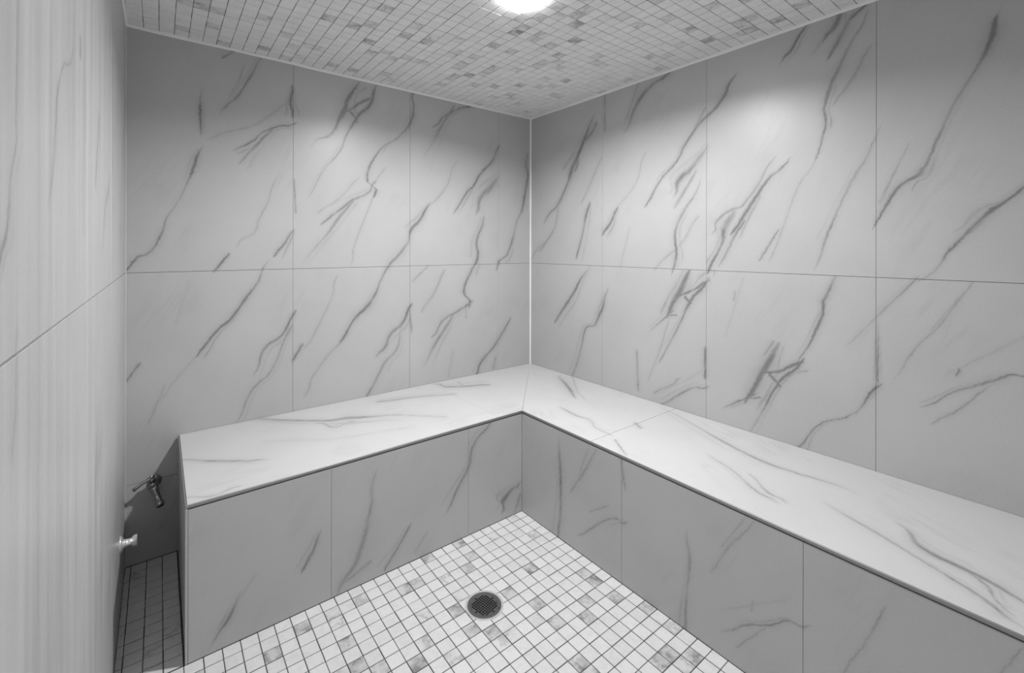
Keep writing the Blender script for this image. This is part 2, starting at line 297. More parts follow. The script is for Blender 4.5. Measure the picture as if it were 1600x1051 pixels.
def add_vein(k, vec, pts):
    """pts: [(a, b, halfwidth, intensity)] in metres on the slab's plane; returns a mask socket"""
    a = Vector(pts[0][:2]); b = Vector(pts[-1][:2]); L = (b - a).length
    if L < 1e-4: return None
    u = (b - a) / L; n = Vector((-u.y, u.x))
    ts, ns, ws, ii = [], [], [], []
    for p in pts:
        r = Vector(p[:2]) - a; t = r.dot(u) / L
        if ts and t < ts[-1] + 0.012: continue
        ts.append(t); ns.append(r.dot(n) / L); ws.append(p[2] / L); ii.append(p[3])
    ext = min(0.35, 0.022 / L + 0.04)
    T0, T1 = -ext, ts[-1] + ext
    rng = max(0.02, 2.05 * max(abs(x) for x in ns)); wm = max(ws) * 1.02
    span = T1 - T0
    mp = k.new('ShaderNodeMapping', vector_type='POINT')
    ang = math.atan2(u.y, u.x)
    # out = R(-ang) * (P / L) + loc ; want (t - T0)/span in x and n in y
    mp.inputs['Scale'].default_value = (1 / L, 1 / L, 1 / L)
    mp.inputs['Rotation'].default_value = (0, 0, -ang)
    ra = Matrix.Rotation(-ang, 2) @ (a / L)
    mp.inputs['Location'].default_value = (-ra.x - T0, -ra.y, 0)
    k.link(vec, mp.inputs['Vector'])
    sp = k.new('ShaderNodeSeparateXYZ'); k.link(mp.outputs[0], sp.inputs[0])
    tt = k.math('DIVIDE', sp.outputs[0], span, clamp=True)
    cv = k.new('ShaderNodeRGBCurve'); mpn = cv.mapping; mpn.extend = 'HORIZONTAL'
    nt = [(t - T0) / span for t in ts]
    def setc(ci, xs, ys):
        c = mpn.curves[ci]
        c.points[0].location = (0.0, ys[0]); c.points[1].location = (1.0, ys[-1])
        for x, y in zip(xs[1:-1], ys[1:-1]): c.points.new(x, y)
        for p in c.points: p.handle_type = 'AUTO_CLAMPED'
    setc(0, [0] + nt + [1], [0.5 + ns[0] / rng] + [0.5 + x / rng for x in ns] + [0.5 + ns[-1] / rng])
    setc(1, [0] + nt + [1], [0.12 * ws[0] / wm] + [x / wm * (0.72 if q in (0, len(ws) - 1) else 1.0) for q, x in enumerate(ws)] + [0.12 * ws[-1] / wm])
    setc(2, [0] + nt + [1], [0.0] + ii + [0.0])
    mpn.update()
    k.link(tt, cv.inputs['Color'])
    g = k.new('ShaderNodeGroup', node_tree=VG)
    k.link(sp.outputs[1], g.inputs['N']); k.link(cv.outputs[0], g.inputs['Curve'])
    g.inputs['Range'].default_value = rng; g.inputs['Width'].default_value = wm
    return g.outputs[0]

BASE_W = 0.45
def marble(name, axes, veins, direction, base=BASE_W, rough=0.36, faint=0.10, offset=(0, 0, 0), streak=0.0):
    """axes: which object axes span the slab; veins: traced marks; direction: angle of the faint grain"""
    k = NT(name); k.b.inputs['Roughness'].default_value = rough
    k.b.inputs['Specular IOR Level'].default_value = 0.5
    tc = k.new('ShaderNodeTexCoord').outputs['Object']
    ad = k.new('ShaderNodeVectorMath', operation='ADD'); k.link(tc, ad.inputs[0]); ad.inputs[1].default_value = offset
    sx = k.new('ShaderNodeSeparateXYZ'); k.link(ad.outputs[0], sx.inputs[0])
    cb = k.new('ShaderNodeCombineXYZ')
    k.link(sx.outputs['xyz'.index(axes[0])], cb.inputs[0]); k.link(sx.outputs['xyz'.index(axes[1])], cb.inputs[1])
    P = cb.outputs[0]
    # small wobble so the marks are ragged
    n1 = k.noise(P, 55.0, 6.0, 0.72)
    v1 = k.new('ShaderNodeVectorMath', operation='SUBTRACT'); k.link(n1.outputs['Color'], v1.inputs[0]); v1.inputs[1].default_value = (0.5, 0.5, 0.5)
    v2 = k.new('ShaderNodeVectorMath', operation='MULTIPLY'); k.link(v1.outputs[0], v2.inputs[0]); v2.inputs[1].default_value = (0.014, 0.014, 0.0)
    v3 = k.new('ShaderNodeVectorMath', operation='ADD'); k.link(P, v3.inputs[0]); k.link(v2.outputs[0], v3.inputs[1])
    Q = v3.outputs[0]
    total = None; extra = []
    for vn in veins:                       # thin wisps that run beside the stronger marks
        ln = (Vector(vn[0][:2]) - Vector(vn[-1][:2])).length
        if len(vn) < 3 or ln < 0.06 or max(p[3] for p in vn) < 0.45: continue
        u = (Vector(vn[-1][:2]) - Vector(vn[0][:2])).normalized(); n_ = Vector((-u.y, u.x)); sd = random.choice((-1, 1))
        a_, b_ = sorted(random.sample(range(len(vn) + 1), 2)) if len(vn) > 4 else (0, len(vn))
        seg = vn[a_:max(b_, a_ + 3)]
        if len(seg) < 3: seg = vn[-3:]
        q0 = random.uniform(0.8, 2.2); q1 = random.uniform(2.0, 5.0)
        w_ = []
        for i, p in enumerate(seg):
            f = i / (len(seg) - 1); d_ = sd * p[2] * (q0 * (1 - f) + q1 * f) + random.uniform(-0.25, 0.25) * p[2]
            w_.append((p[0] + n_.x * d_, p[1] + n_.y * d_, p[2] * random.uniform(0.5, 1.3), p[3] * random.uniform(0.22, 0.45)))
        extra.append(w_)
    for vn in list(veins) + extra:
        m = add_vein(k, Q, vn)
        if m is None: continue
        total = m if total is None else k.math('MAXIMUM', total, m)
    # grain: noise stretched along the direction of the veins
    mp = k.new('ShaderNodeMapping', vector_type='POINT'); mp.inputs['Rotation'].default_value = (0, 0, -direction)
    k.link(Q, mp.inputs['Vector'])
    m2 = k.new('ShaderNodeMapping', vector_type='POINT'); m2.inputs['Scale'].default_value = (0.16, 1.0, 1.0)
    m2.inputs['Location'].default_value = (random.uniform(0, 20), random.uniform(0, 20), 0)
    k.link(mp.outputs[0], m2.inputs['Vector'])
    gn = k.noise(m2.outputs[0], 46.0, 5.0, 0.6)
    if total is not None:
        g2 = k.noise(m2.outputs[0], 150.0, 3.0, 0.6)
        mod = k.math('MULTIPLY_ADD', gn.outputs['Fac'], 2.6, -0.50)
        mod = k.math('MULTIPLY_ADD', g2.outputs['Fac'], 1.1, mod)
        mod = k.math('MAXIMUM', mod, 0.15)
        total = k.math('MULTIPLY', total, mod, clamp=True)
    fn = k.noise(m2.outputs[0], 13.0, 4.0, 0.55)
    ridge = k.math('SUBTRACT', 1.0, k.math('MULTIPLY', k.math('ABSOLUTE', k.math('SUBTRACT', fn.outputs['Fac'], 0.5)), 16.0), clamp=True)
    pn = k.noise(P, 4.5, 2.0)
    patch = k.math('MULTIPLY', k.math('SUBTRACT', pn.outputs['Fac'], 0.52), 5.0, clamp=True)
    fr = k.math('MULTIPLY', k.math('MULTIPLY', ridge, patch), faint)
    mask = fr if total is None else k.math('MAXIMUM', total, fr)
    cl = k.noise(P, 2.6, 3.0)
    fine = k.noise(P, 150.0, 2.0)
    b0 = k.math('MULTIPLY_ADD', k.math('SUBTRACT', cl.outputs['Fac'], 0.5), 0.10, base)
    b0 = k.math('MULTIPLY_ADD', k.math('SUBTRACT', fine.outputs['Fac'], 0.5), 0.05, b0)
    if streak:
        ms = k.new('ShaderNodeMapping', vector_type='POINT'); ms.inputs['Scale'].default_value = (1.0, 0.03, 1.0)
        k.link(P, ms.inputs['Vector'])
        sn = k.noise(ms.outputs[0], 30.0, 5.0, 0.6)
        b0 = k.math('MULTIPLY_ADD', k.math('SUBTRACT', sn.outputs['Fac'], 0.5), streak, b0)
        k.link(k.math('MULTIPLY_ADD', sn.outputs['Fac'], 0.25, rough - 0.12), k.b.inputs['Roughness'])
    val = k.math('MULTIPLY', b0, k.math('SUBTRACT', 1.0, k.math('MULTIPLY', mask, 0.56)))
    k.grey(val)
    return k.m

# ------------------------------------------------------------------ mesh helpers
def finish(bm, name, mat, parent=None, smooth=False):
    me = bpy.data.meshes.new(name)
    bmesh.ops.recalc_face_normals(bm, faces=bm.faces)
    bm.to_mesh(me); bm.free()
    for m in (mat if isinstance(mat, (list, tuple)) else [mat]): me.materials.append(m)
    if smooth:
        for p in me.polygons: p.use_smooth = True
    o = bpy.data.objects.new(name, me); COL.objects.link(o)
    if parent: o.parent = parent
    return o

def box(bm, x0, x1, y0, y1, z0, z1):
    vs = [bm.verts.new(p) for p in ((x0,y0,z0),(x1,y0,z0),(x1,y1,z0),(x0,y1,z0),(x0,y0,z1),(x1,y0,z1),(x1,y1,z1),(x0,y1,z1))]
    for f in ((0,3,2,1),(4,5,6,7),(0,1,5,4),(1,2,6,5),(2,3,7,6),(3,0,4,7)): bm.faces.new([vs[i] for i in f])

def inset_poly(poly, d):
    out = []; n = len(poly)
    area = sum(poly[i][0] * poly[(i + 1) % n][1] - poly[(i + 1) % n][0] * poly[i][1] for i in range(n))
    sg = 1 if area > 0 else -1
    for i in range(n):
        p0, p1, p2 = Vector(poly[i - 1]), Vector(poly[i]), Vector(poly[(i + 1) % n])
        e1 = (p1 - p0).normalized(); e2 = (p2 - p1).normalized()
        n1 = Vector((-e1.y, e1.x)) * sg; n2 = Vector((-e2.y, e2.x)) * sg
        b = n1 + n2; out.append(tuple(p1 + b * (d / (b.length_squared / 2))))
    return out

def tile_prism(bm, poly, place, thick, ch=0.0007, midx=0):
    """poly: 2D outline; place(a,b,h) -> 3D point, h = height over the bed (thick = face)"""
    ins = inset_poly(poly, ch)
    r0 = [bm.verts.new(place(a, b, 0.0)) for a, b in poly]
    r1 = [bm.verts.new(place(a, b, thick - ch)) for a, b in poly]
    r2 = [bm.verts.new(place(a, b, thick)) for a, b in ins]
    n = len(poly); fs = []
    for i in range(n):
        j = (i + 1) % n
        fs.append(bm.faces.new((r0[i], r0[j], r1[j], r1[i]))); fs.append(bm.faces.new((r1[i], r1[j], r2[j], r2[i])))
    fs.append(bm.faces.new(r2)); fs.append(bm.faces.new(r0[::-1]))
    for f in fs: f.material_index = midx

def lathe(bm, prof, seg=48, c=(0, 0, 0), M=None):
    rings = []
    for r, z in prof:
        if r < 1e-6: rings.append([bm.verts.new((0, 0, z))])
        else: rings.append([bm.verts.new((r * math.cos(2 * math.pi * i / seg), r * math.sin(2 * math.pi * i / seg), z)) for i in range(seg)])
    vs = [v for R in rings for v in R]
    for A_, B_ in zip(rings, rings[1:]):
        if len(A_) == 1 and len(B_) == 1: continue
        for i in range(seg):
            j = (i + 1) % seg
            if len(A_) == 1: bm.faces.new((A_[0], B_[i], B_[j]))
            elif len(B_) == 1: bm.faces.new((A_[i], A_[j], B_[0]))
            else: bm.faces.new((A_[i], A_[j], B_[j], B_[i]))
    X = (Matrix.Translation(c) @ M.to_4x4()) if M is not None else Matrix.Translation(c)
    bmesh.ops.transform(bm, matrix=X, verts=vs)

def along(d):
    return Vector((0, 0, 1)).rotation_difference(Vector(d).normalized()).to_matrix()

def tube(bm, pts, rad, seg=16):
    """round tube through pts with a radius for each point"""
    pts = [Vector(p) for p in pts]; n = len(pts)
    rad = rad if isinstance(rad, (list, tuple)) else [rad] * n
    rings = []; ref = Vector((0.31, 0.52, 0.8))
    for i, p in enumerate(pts):
        t = (pts[min(i + 1, n - 1)] - pts[max(i - 1, 0)]).normalized()
        a = t.cross(ref).normalized(); b = t.cross(a)
        rings.append([bm.verts.new(p + (a * math.cos(2 * math.pi * k / seg) + b * math.sin(2 * math.pi * k / seg)) * rad[i]) for k in range(seg)])
    for A_, B_ in zip(rings, rings[1:]):
        for k in range(seg):
            j = (k + 1) % seg; bm.faces.new((A_[k], A_[j], B_[j], B_[k]))
    bm.faces.new(rings[0][::-1]); bm.faces.new(rings[-1])

def struct(o): o['kind'] = 'structure'; return o
def empty(name, loc, label, cat):
    e = bpy.data.objects.new(name, None); COL.objects.link(e); e.location = loc
    e.empty_display_size = 0.1; e['label'] = label; e['category'] = cat; return e

# ------------------------------------------------------------------ plain materials
M_grout_floor = simple_mat('grout_floor', 0.055, 0.9, bump=0.3, bscale=300, var=0.9)
M_grout_ceil = simple_mat('grout_ceiling', 0.13, 0.9, bump=0.3, bscale=60, var=1.6)
M_grout_wall = simple_mat('grout_wall', 0.16, 0.9, bscale=60, var=1.2)
M_caulk = simple_mat('caulk', 0.78, 0.6, bump=0.2, bscale=120, var=0.1)
M_caulk_grey = simple_mat('caulk_grey', 0.45, 0.7, bump=0.2, bscale=120, var=0.3)
M_trim = simple_mat('metal_trim', 0.30, 0.42, metal=0.55, bump=0.1, bscale=150, var=0.25)
M_shadowgap = simple_mat('joint_shadow', 0.10, 0.9, bscale=90, var=0.5)  # dark grey carries the shadow of the joint under the trim
M_chrome = simple_mat('chrome', 0.30, 0.18, metal=1.0, bscale=60, var=0.3)
M_bright = simple_mat('bright_chrome', 0.85, 0.32, metal=0.7, bump=0.6, bscale=160, var=0.3)
M_drain = simple_mat('dull_steel', 0.115, 0.5, metal=0.5, bump=0.15, bscale=220, var=0.4)
M_hole = simple_mat('dark_pipe', 0.012, 0.8, bscale=50, var=0.3)
M_white = simple_mat('white_enamel', 0.8, 0.35, bscale=50, var=0.05)
M_black = simple_mat('black_rubber', 0.03, 0.6, bscale=80, var=0.3)
M_core = simple_mat('mortar', 0.35, 0.9, bump=0.3, bscale=60, var=0.3)

def mosaic_mat(name, base, amount, pat, rough=0.42):
    """small marble squares; every tile gets its own piece of pattern"""
    k = NT(name); k.b.inputs['Roughness'].default_value = rough
    geo = k.new('ShaderNodeNewGeometry'); oi = k.new('ShaderNodeObjectInfo')
    r = k.math('FRACT', k.math('ADD', geo.outputs['Random Per Island'], oi.outputs['Random']))
    cb = k.new('ShaderNodeCombineXYZ')
    k.link(k.math('MULTIPLY', r, 61.0), cb.inputs[0]); k.link(k.math('MULTIPLY', r, 37.0), cb.inputs[1]); k.link(k.math('MULTIPLY', r, 13.0), cb.inputs[2])
    ad = k.new('ShaderNodeVectorMath', operation='ADD'); k.link(geo.outputs['Position'], ad.inputs[0]); k.link(cb.outputs[0], ad.inputs[1])
    n1 = k.noise(ad.outputs[0], 11.0, 4.0, 0.6)
    rid = k.math('SUBTRACT', 1.0, k.math('MULTIPLY', k.math('ABSOLUTE', k.math('SUBTRACT', n1.outputs['Fac'], 0.5)), 13.0), clamp=True)
    n2 = k.noise(ad.outputs[0], 18.0, 3.0, 0.6)
    pt = k.math('MULTIPLY', k.math('SUBTRACT', n2.outputs['Fac'], 0.47), 6.0, clamp=True)
    mask = k.math('ADD', k.math('MULTIPLY', k.math('POWER', rid, 2.0), amount), k.math('MULTIPLY', pt, pat), clamp=True)
    fine = k.noise(ad.outputs[0], 120.0, 2.0)
    b0 = k.math('MULTIPLY_ADD', k.math('SUBTRACT', r, 0.5), 0.05, base)
    b0 = k.math('MULTIPLY_ADD', k.math('SUBTRACT', fine.outputs['Fac'], 0.5), 0.10, b0)
    k.grey(k.math('MULTIPLY', b0, k.math('SUBTRACT', 1.0, mask)))
    return k.m
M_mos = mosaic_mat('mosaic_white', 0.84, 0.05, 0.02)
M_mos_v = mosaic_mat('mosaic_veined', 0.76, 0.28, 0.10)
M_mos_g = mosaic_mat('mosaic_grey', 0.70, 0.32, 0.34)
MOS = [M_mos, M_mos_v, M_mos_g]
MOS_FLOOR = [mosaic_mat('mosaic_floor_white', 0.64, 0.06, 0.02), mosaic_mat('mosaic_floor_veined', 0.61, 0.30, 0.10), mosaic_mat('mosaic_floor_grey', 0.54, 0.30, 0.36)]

# ------------------------------------------------------------------ mosaic fields (floor and ceiling)
def project(p):
    d = Vector(p) - CAM
    s, c = math.sin(YAW), math.cos(YAW)
    dep = d.x * s + d.y * c
    if dep < 0.05: return None
    return PX + FPX * (d.x * c - d.y * s) / dep, PY - FPX * d.z / dep

def tile_px(x0, x1, y0, y1, z):
    q = [project((x, y, z)) for x, y in ((x0, y0), (x1, y0), (x1, y1), (x0, y1))]
    if any(a is None for a in q): return 0
    cx = sum(a[0] for a in q) / 4; cy = sum(a[1] for a in q) / 4
    if not (0 <= cx <= 1600 and 0 <= cy <= 1051): return 0
    return abs(sum(q[i][0] * q[(i + 1) % 4][1] - q[(i + 1) % 4][0] * q[i][1] for i in range(4))) / 2

def cut_tile(bm, x0, x1, y0, y1, z0, z1, cx, cy, R, midx):
    """a square tile cut to the round hole of radius R"""
    N = 10; g = []
    ins = 0
    for i in range(N + 1):
        row = []
        for j in range(N + 1):
            x = x0 + (x1 - x0) * i / N; y = y0 + (y1 - y0) * j / N
            r = math.hypot(x - cx, y - cy); inside = r < R
            if inside:
                f = R / max(r, 1e-6); x = cx + (x - cx) * f; y = cy + (y - cy) * f
                x = min(max(x, x0), x1); y = min(max(y, y0), y1)
                ins += 1
            row.append((x, y, inside))
        g.append(row)
    if ins == (N + 1) ** 2: return False
    used = {}
    def V(i, j, z, t):
        if (i, j, t) not in used: used[(i, j, t)] = bm.verts.new((g[i][j][0], g[i][j][1], z))
        return used[(i, j, t)]
    cells = [(i, j) for i in range(N) for j in range(N) if not all(g[a][b][2] for a, b in ((i, j), (i + 1, j), (i + 1, j + 1), (i, j + 1)))]
    cs = set(cells)
    for i, j in cells:
        c4 = ((i, j), (i + 1, j), (i + 1, j + 1), (i, j + 1))
        f = bm.faces.new([V(a, b, z1, 1) for a, b in c4]); f.material_index = midx
        for (e0, e1, nb) in ((c4[0], c4[1], (i, j - 1)), (c4[1], c4[2], (i + 1, j)), (c4[2], c4[3], (i, j + 1)), (c4[3], c4[0], (i - 1, j))):
            if nb not in cs:
                f = bm.faces.new((V(*e0, z1, 1), V(*e1, z1, 1), V(*e1, z0, 0), V(*e0, z0, 0))); f.material_index = midx
    return True

def mosaic(root, MOS, zface, up, phx, phy, rects, hole, darks, keep_out, jw, seed, p_v, p_g):
    """up = +1 floor, -1 ceiling. rects: list of (x0,x1,y0,y1) laid with tiles"""
    rnd = random.Random(seed); th = 0.004; tiles = []
    X0 = min(r[0] for r in rects); X1 = max(r[1] for r in rects); Y0 = min(r[2] for r in rects); Y1 = max(r[3] for r in rects)
    i0 = math.floor((X0 - phx) / PIT); i1 = math.ceil((X1 - phx) / PIT)
    j0 = math.floor((Y0 - phy) / PIT); j1 = math.ceil((Y1 - phy) / PIT)
    for i in range(i0, i1):
        for j in range(j0, j1):
            a0, a1 = phx + i * PIT, phx + (i + 1) * PIT; b0, b1 = phy + j * PIT, phy + (j + 1) * PIT
            mx, my = (a0 + a1) / 2, (b0 + b1) / 2
            for r in rects:
                c0, c1, d0, d1 = max(a0, r[0]), min(a1, r[1]), max(b0, r[2]), min(b1, r[3])
                if c1 - c0 < 0.009 or d1 - d0 < 0.009: continue
                c0 += jw / 2; c1 -= jw / 2; d0 += jw / 2; d1 -= jw / 2
                q = rnd.random(); kind = 2 if q < p_g else (1 if q < p_g + p_v else 0)
                for dx, dy in darks:
                    if a0 <= dx < a1 and b0 <= dy < b1: kind = 2
                jx, jy = rnd.uniform(-1, 1) * 0.0004, rnd.uniform(-1, 1) * 0.0004
                tiles.append([c0 + jx, c1 + jx, d0 + jy, d1 + jy, kind, tile_px(c0, c1, d0, d1, zface), rnd.uniform(-0.0004, 0.0002)])
    hx, hy, hr = hole
    def special(t):
        x0, x1, y0, y1 = t[:4]
        nx = min(max(hx, x0), x1); ny = min(max(hy, y0), y1)
        return math.hypot(nx - hx, ny - hy) < hr
    bed = zface - up * th
    tiles.sort(key=lambda t: -t[5])
    cache = {}; rest = bmesh.new(); n = 0
    for t in tiles:
        x0, x1, y0, y1, kind, px, dz = t
        sp = special(t)
        if n < 300 and px > 60:
            if sp:
                bm = bmesh.new()
                if not cut_tile(bm, x0 - (x0 + x1) / 2, x1 - (x0 + x1) / 2, y0 - (y0 + y1) / 2, y1 - (y0 + y1) / 2, 0, up * th, hx - (x0 + x1) / 2, hy - (y0 + y1) / 2, hr, 0):
                    bm.free(); continue
                o = finish(bm, 'tile', MOS[kind], root)
            else:
                key = (round(x1 - x0, 3), round(y1 - y0, 3), kind)
                if key not in cache:
                    w, h = (x1 - x0) / 2, (y1 - y0) / 2; bm = bmesh.new()
                    tile_prism(bm, [(-w, -h), (w, -h), (w, h), (-w, h)], lambda a, b, c: (a, b, up * c), th, 0.0008)
                    o = finish(bm, 'tile', MOS[kind], root); cache[key] = o.data
                else:
                    o = bpy.data.objects.new('tile', cache[key]); COL.objects.link(o); o.parent = root
            o.location = ((x0 + x1) / 2, (y0 + y1) / 2, bed + up * dz)
            n += 1
        else:
            if sp: cut_tile(rest, x0, x1, y0, y1, bed, zface, hx, hy, hr, kind)
            else: tile_prism(rest, [(x0, y0), (x1, y0), (x1, y1), (x0, y1)], lambda a, b, c: (a, b, bed + up * (c + dz)), th, 0.0008, kind)
    o = finish(rest, 'mosaic_tiles', MOS, root); o['kind'] = 'stuff'
    return n

def plane_with_hole(name, x0, x1, y0, y1, z, thick, hx, hy, r, mat):
    """slab with a round hole; thick is signed"""
    bm = bmesh.new(); angs = [2 * math.pi * i / 48 for i in range(48)]
    for cx, cy in ((x0, y0), (x1, y0), (x1, y1), (x0, y1)): angs.append(math.atan2(cy - hy, cx - hx) % (2 * math.pi))
    angs = sorted(set(round(a, 6) for a in angs)); rings = {}
    for zz, t in ((z, 0), (z + thick, 1)):
        inn, out = [], []
        for a in angs:
            c, s = math.cos(a), math.sin(a)
            k = min(((x1 - hx) / c if c > 0 else (x0 - hx) / c) if abs(c) > 1e-6 else 1e9, ((y1 - hy) / s if s > 0 else (y0 - hy) / s) if abs(s) > 1e-6 else 1e9)
            inn.append(bm.verts.new((hx + r * c, hy + r * s, zz))); out.append(bm.verts.new((hx + k * c, hy + k * s, zz)))
        rings[t] = (inn, out)
    n = len(angs)
    for i in range(n):
        j = (i + 1) % n
        (a, b), (c, d) = rings[0], rings[1]
        bm.faces.new((a[i], a[j], b[j], b[i])); bm.faces.new((c[i], d[i], d[j], c[j]))
        bm.faces.new((a[i], c[i], c[j], a[j])); bm.faces.new((b[i], b[j], d[j], d[i]))
    return struct(finish(bm, name, mat))

T4 = 0.004
floor = plane_with_hole('floor', XL - 0.05, 0.05, YF - 0.05, 0.05, -0.0013, -0.06, DRX, DRY, 0.0575, M_grout_floor)
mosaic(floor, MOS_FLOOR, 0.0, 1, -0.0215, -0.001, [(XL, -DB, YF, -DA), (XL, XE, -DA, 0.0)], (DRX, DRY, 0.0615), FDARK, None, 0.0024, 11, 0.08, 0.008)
ceiling = plane_with_hole('ceiling', XL - 0.05, 0.05, YF - 0.05, 0.05, ZC + 0.0010, 0.06, LX, LY, 0.0525, M_grout_ceil)
mosaic(ceiling, MOS, ZC, -1, -0.925, -0.858, [(XL, 0.0, YF, 0.0)], (LX, LY, 0.056), CDARK, None, 0.0018, 23, 0.08, 0.005)

# ------------------------------------------------------------------ slab-tiled walls
def veins_for(surf, a0, a1, b0, b1):
    out = []
    for s, d in VEINS:
        if s != surf: continue
        pts = [(d[i] / 1000, d[i + 1] / 1000, d[i + 2] / 1000, d[i + 3]) for i in range(0, len(d), 4)]
        if max(p[0] for p in pts) < a0 - 0.01 or min(p[0] for p in pts) > a1 + 0.01: continue
        if max(p[1] for p in pts) < b0 - 0.01 or min(p[1] for p in pts) > b1 + 0.01: continue
        out.append(pts)
    return out

JW = (0.0008, 0.0013)     # gap of upright joints, of level joints
def shrink(c, jw):
    ca = sum(p[0] for p in c) / len(c); cb = sum(p[1] for p in c) / len(c)
    return [(a + (jw[0] / 2 if a < ca else -jw[0] / 2), b + (jw[1] / 2 if b < cb else -jw[1] / 2)) for a, b in c]

def lay(root, surf, axes, cells, place, direction, offset=(0, 0, 0), name='tile', thick=T4, jw=None, **kw):
    """cells: outlines (lists of 2D points) of the slabs of one surface"""
    for c in cells:
        a0, a1 = min(p[0] for p in c), max(p[0] for p in c); b0, b1 = min(p[1] for p in c), max(p[1] for p in c)
        vs = veins_for(surf, a0, a1, b0, b1) if surf else []
        f = kw.get('faint', 0.13)
        opt = dict(kw); opt['faint'] = f if vs else 0.6
        m = marble('porcelain_marble', axes, vs, direction, offset=offset, **opt)
        bm = bmesh.new(); dz = random.uniform(-0.0003, 0.0003)
        tile_prism(bm, shrink(c, jw or JW), lambda a, b, h: place(a, b, h + (dz if h > 0 else 0)), thick, 0.0006)
        finish(bm, name, m, root)
def grid(xs, zs): return [[(xs[i], zs[j]), (xs[i + 1], zs[j]), (xs[i + 1], zs[j + 1]), (xs[i], zs[j + 1])] for i in range(len(xs) - 1) for j in range(len(zs) - 1)]

# back wall (y = 0)
bm = bmesh.new(); box(bm, XL - 0.06, 0.06, T4, 0.10, -0.06, ZC + 0.06)
wall_back = struct(finish(bm, 'wall_back', M_grout_wall))
cells = grid([XL, -1.425, -0.848, -0.262, 0.0], [ZJ, ZC]) + grid([-1.425, -0.848, -0.262, 0.0], [0.0, ZJ]) + grid([XL, -1.425], [0.0, 0.305, ZJ])
lay(wall_back, 'A', 'xz', cells, lambda a, b, h: (a, T4 - h, b), math.radians(62))
# right wall (x = 0)
bm = bmesh.new(); box(bm, T4, 0.10, YF - 0.06, T4, -0.06, ZC + 0.06)
wall_right = struct(finish(bm, 'wall_right', M_grout_wall))
lay(wall_right, 'B', 'yz', grid([YF, -2.336, -1.752, -1.168, -0.589, 0.0], [0.0, ZJ, ZC]), lambda a, b, h: (T4 - h, a, b), math.radians(180 - 62))
# left wall
bm = bmesh.new(); box(bm, XL - 0.10, XL - T4, YF - 0.06, T4, -0.06, ZC + 0.06)
wall_left = struct(finish(bm, 'wall_left', M_grout_wall))
lay(wall_left, 'L', 'yz', grid([YF, -2.176, -1.008, 0.0], [0.0, ZJ]) + grid([YF, -1.79, -0.62, 0.0], [ZJ, ZC]), lambda a, b, h: (XL - T4 + h, a, b), math.radians(70), streak=0.26, rough=0.34, jw=(0.0024, 0.0022))
# wall behind the camera, with the glass door
D0, D1, DH = -1.88, -0.70, 1.95
bm = bmesh.new()
box(bm, XL - 0.06, D0, YF - 0.10, YF - T4, -0.06, ZC + 0.06); box(bm, D1, 0.06, YF - 0.10, YF - T4, -0.06, ZC + 0.06); box(bm, D0, D1, YF - 0.10, YF - T4, DH, ZC + 0.06)
box(bm, D0, D1, YF - 0.10, YF - T4, -0.06, 0.0)
wall_front = struct(finish(bm, 'wall_front', M_grout_wall))
lay(wall_front, None, 'xz', grid([XL, D0], [0, ZJ, ZC]) + grid([D1, -0.35, 0.0], [0, ZJ, ZC]) + grid([D0, D1], [DH, ZC]), lambda a, b, h: (a, YF - T4 + h, b), math.radians(62))
bm = bmesh.new()
box(bm, D0, D0 + 0.03, YF - 0.06, YF - 0.03, 0, DH); box(bm, D1 - 0.03, D1, YF - 0.06, YF - 0.03, 0, DH); box(bm, D0 + 0.03, D1 - 0.03, YF - 0.06, YF - 0.03, DH - 0.03, DH); box(bm, D0 + 0.03, D1 - 0.03, YF - 0.06, YF - 0.03, 0, 0.02)
door = struct(finish(bm, 'door_1', M_trim))
kg = NT('door_glass'); kg.b.inputs['Roughness'].default_value = 0.05; kg.b.inputs['Transmission Weight'].default_value = 1.0; kg.b.inputs['IOR'].default_value = 1.5
_nz = kg.noise(kg.new('ShaderNodeTexCoord').outputs['Object'], 3.0); kg.grey(kg.math('MULTIPLY_ADD', _nz.outputs['Fac'], 0.04, 0.9))
# the glass leaf stands open outwards, hinged at the bench side
bm = bmesh.new(); box(bm, D1 - 0.035, D1 - 0.027, YF - 0.06 - 1.10, YF - 0.065, 0.02, DH - 0.04); finish(bm, 'pane', kg.m, door)
bm = bmesh.new(); tube(bm, [(D1 - 0.035, YF - 1.05, 0.9), (D1 - 0.075, YF - 1.05, 0.9), (D1 - 0.075, YF - 1.05, 1.2), (D1 - 0.035, YF - 1.05, 1.2)], 0.008); finish(bm, 'handle', M_chrome, door)

# white sealant lines in the corners
def fillet(name, p0, p1, u, v, s, mat=None):
    """triangular bead from p0 to p1 with legs s along u and v"""
    bm = bmesh.new(); u, v = Vector(u), Vector(v); N = 24; rings = []
    for i in range(N + 1):
        p = Vector(p0).lerp(Vector(p1), i / N); k = s * random.uniform(0.85, 1.15)
        mid = (u + v) * k * 0.38
        rings.append([bm.verts.new(p), bm.verts.new(p + u * k), bm.verts.new(p + mid), bm.verts.new(p + v * k)])
    for a, b in zip(rings, rings[1:]):
        for i in range(4): j = (i + 1) % 4; bm.faces.new((a[i], a[j], b[j], b[i]))
    bm.faces.new(rings[0][::-1]); bm.faces.new(rings[-1])
    return struct(finish(bm, name, mat or M_caulk))
fillet('trim_1', (0, 0, ZB), (0, 0, ZC), (-1, 0, 0), (0, -1, 0), 0.007)
fillet('trim_2', (XL, 0, ZC), (0, 0, ZC), (0, -1, 0), (0, 0, -1), 0.009)
fillet('trim_3', (0, YF, ZC), (0, 0, ZC), (-1, 0, 0), (0, 0, -1), 0.009)
fillet('trim_4', (XL, YF, ZC), (XL, 0, ZC), (1, 0, 0), (0, 0, -1), 0.007)
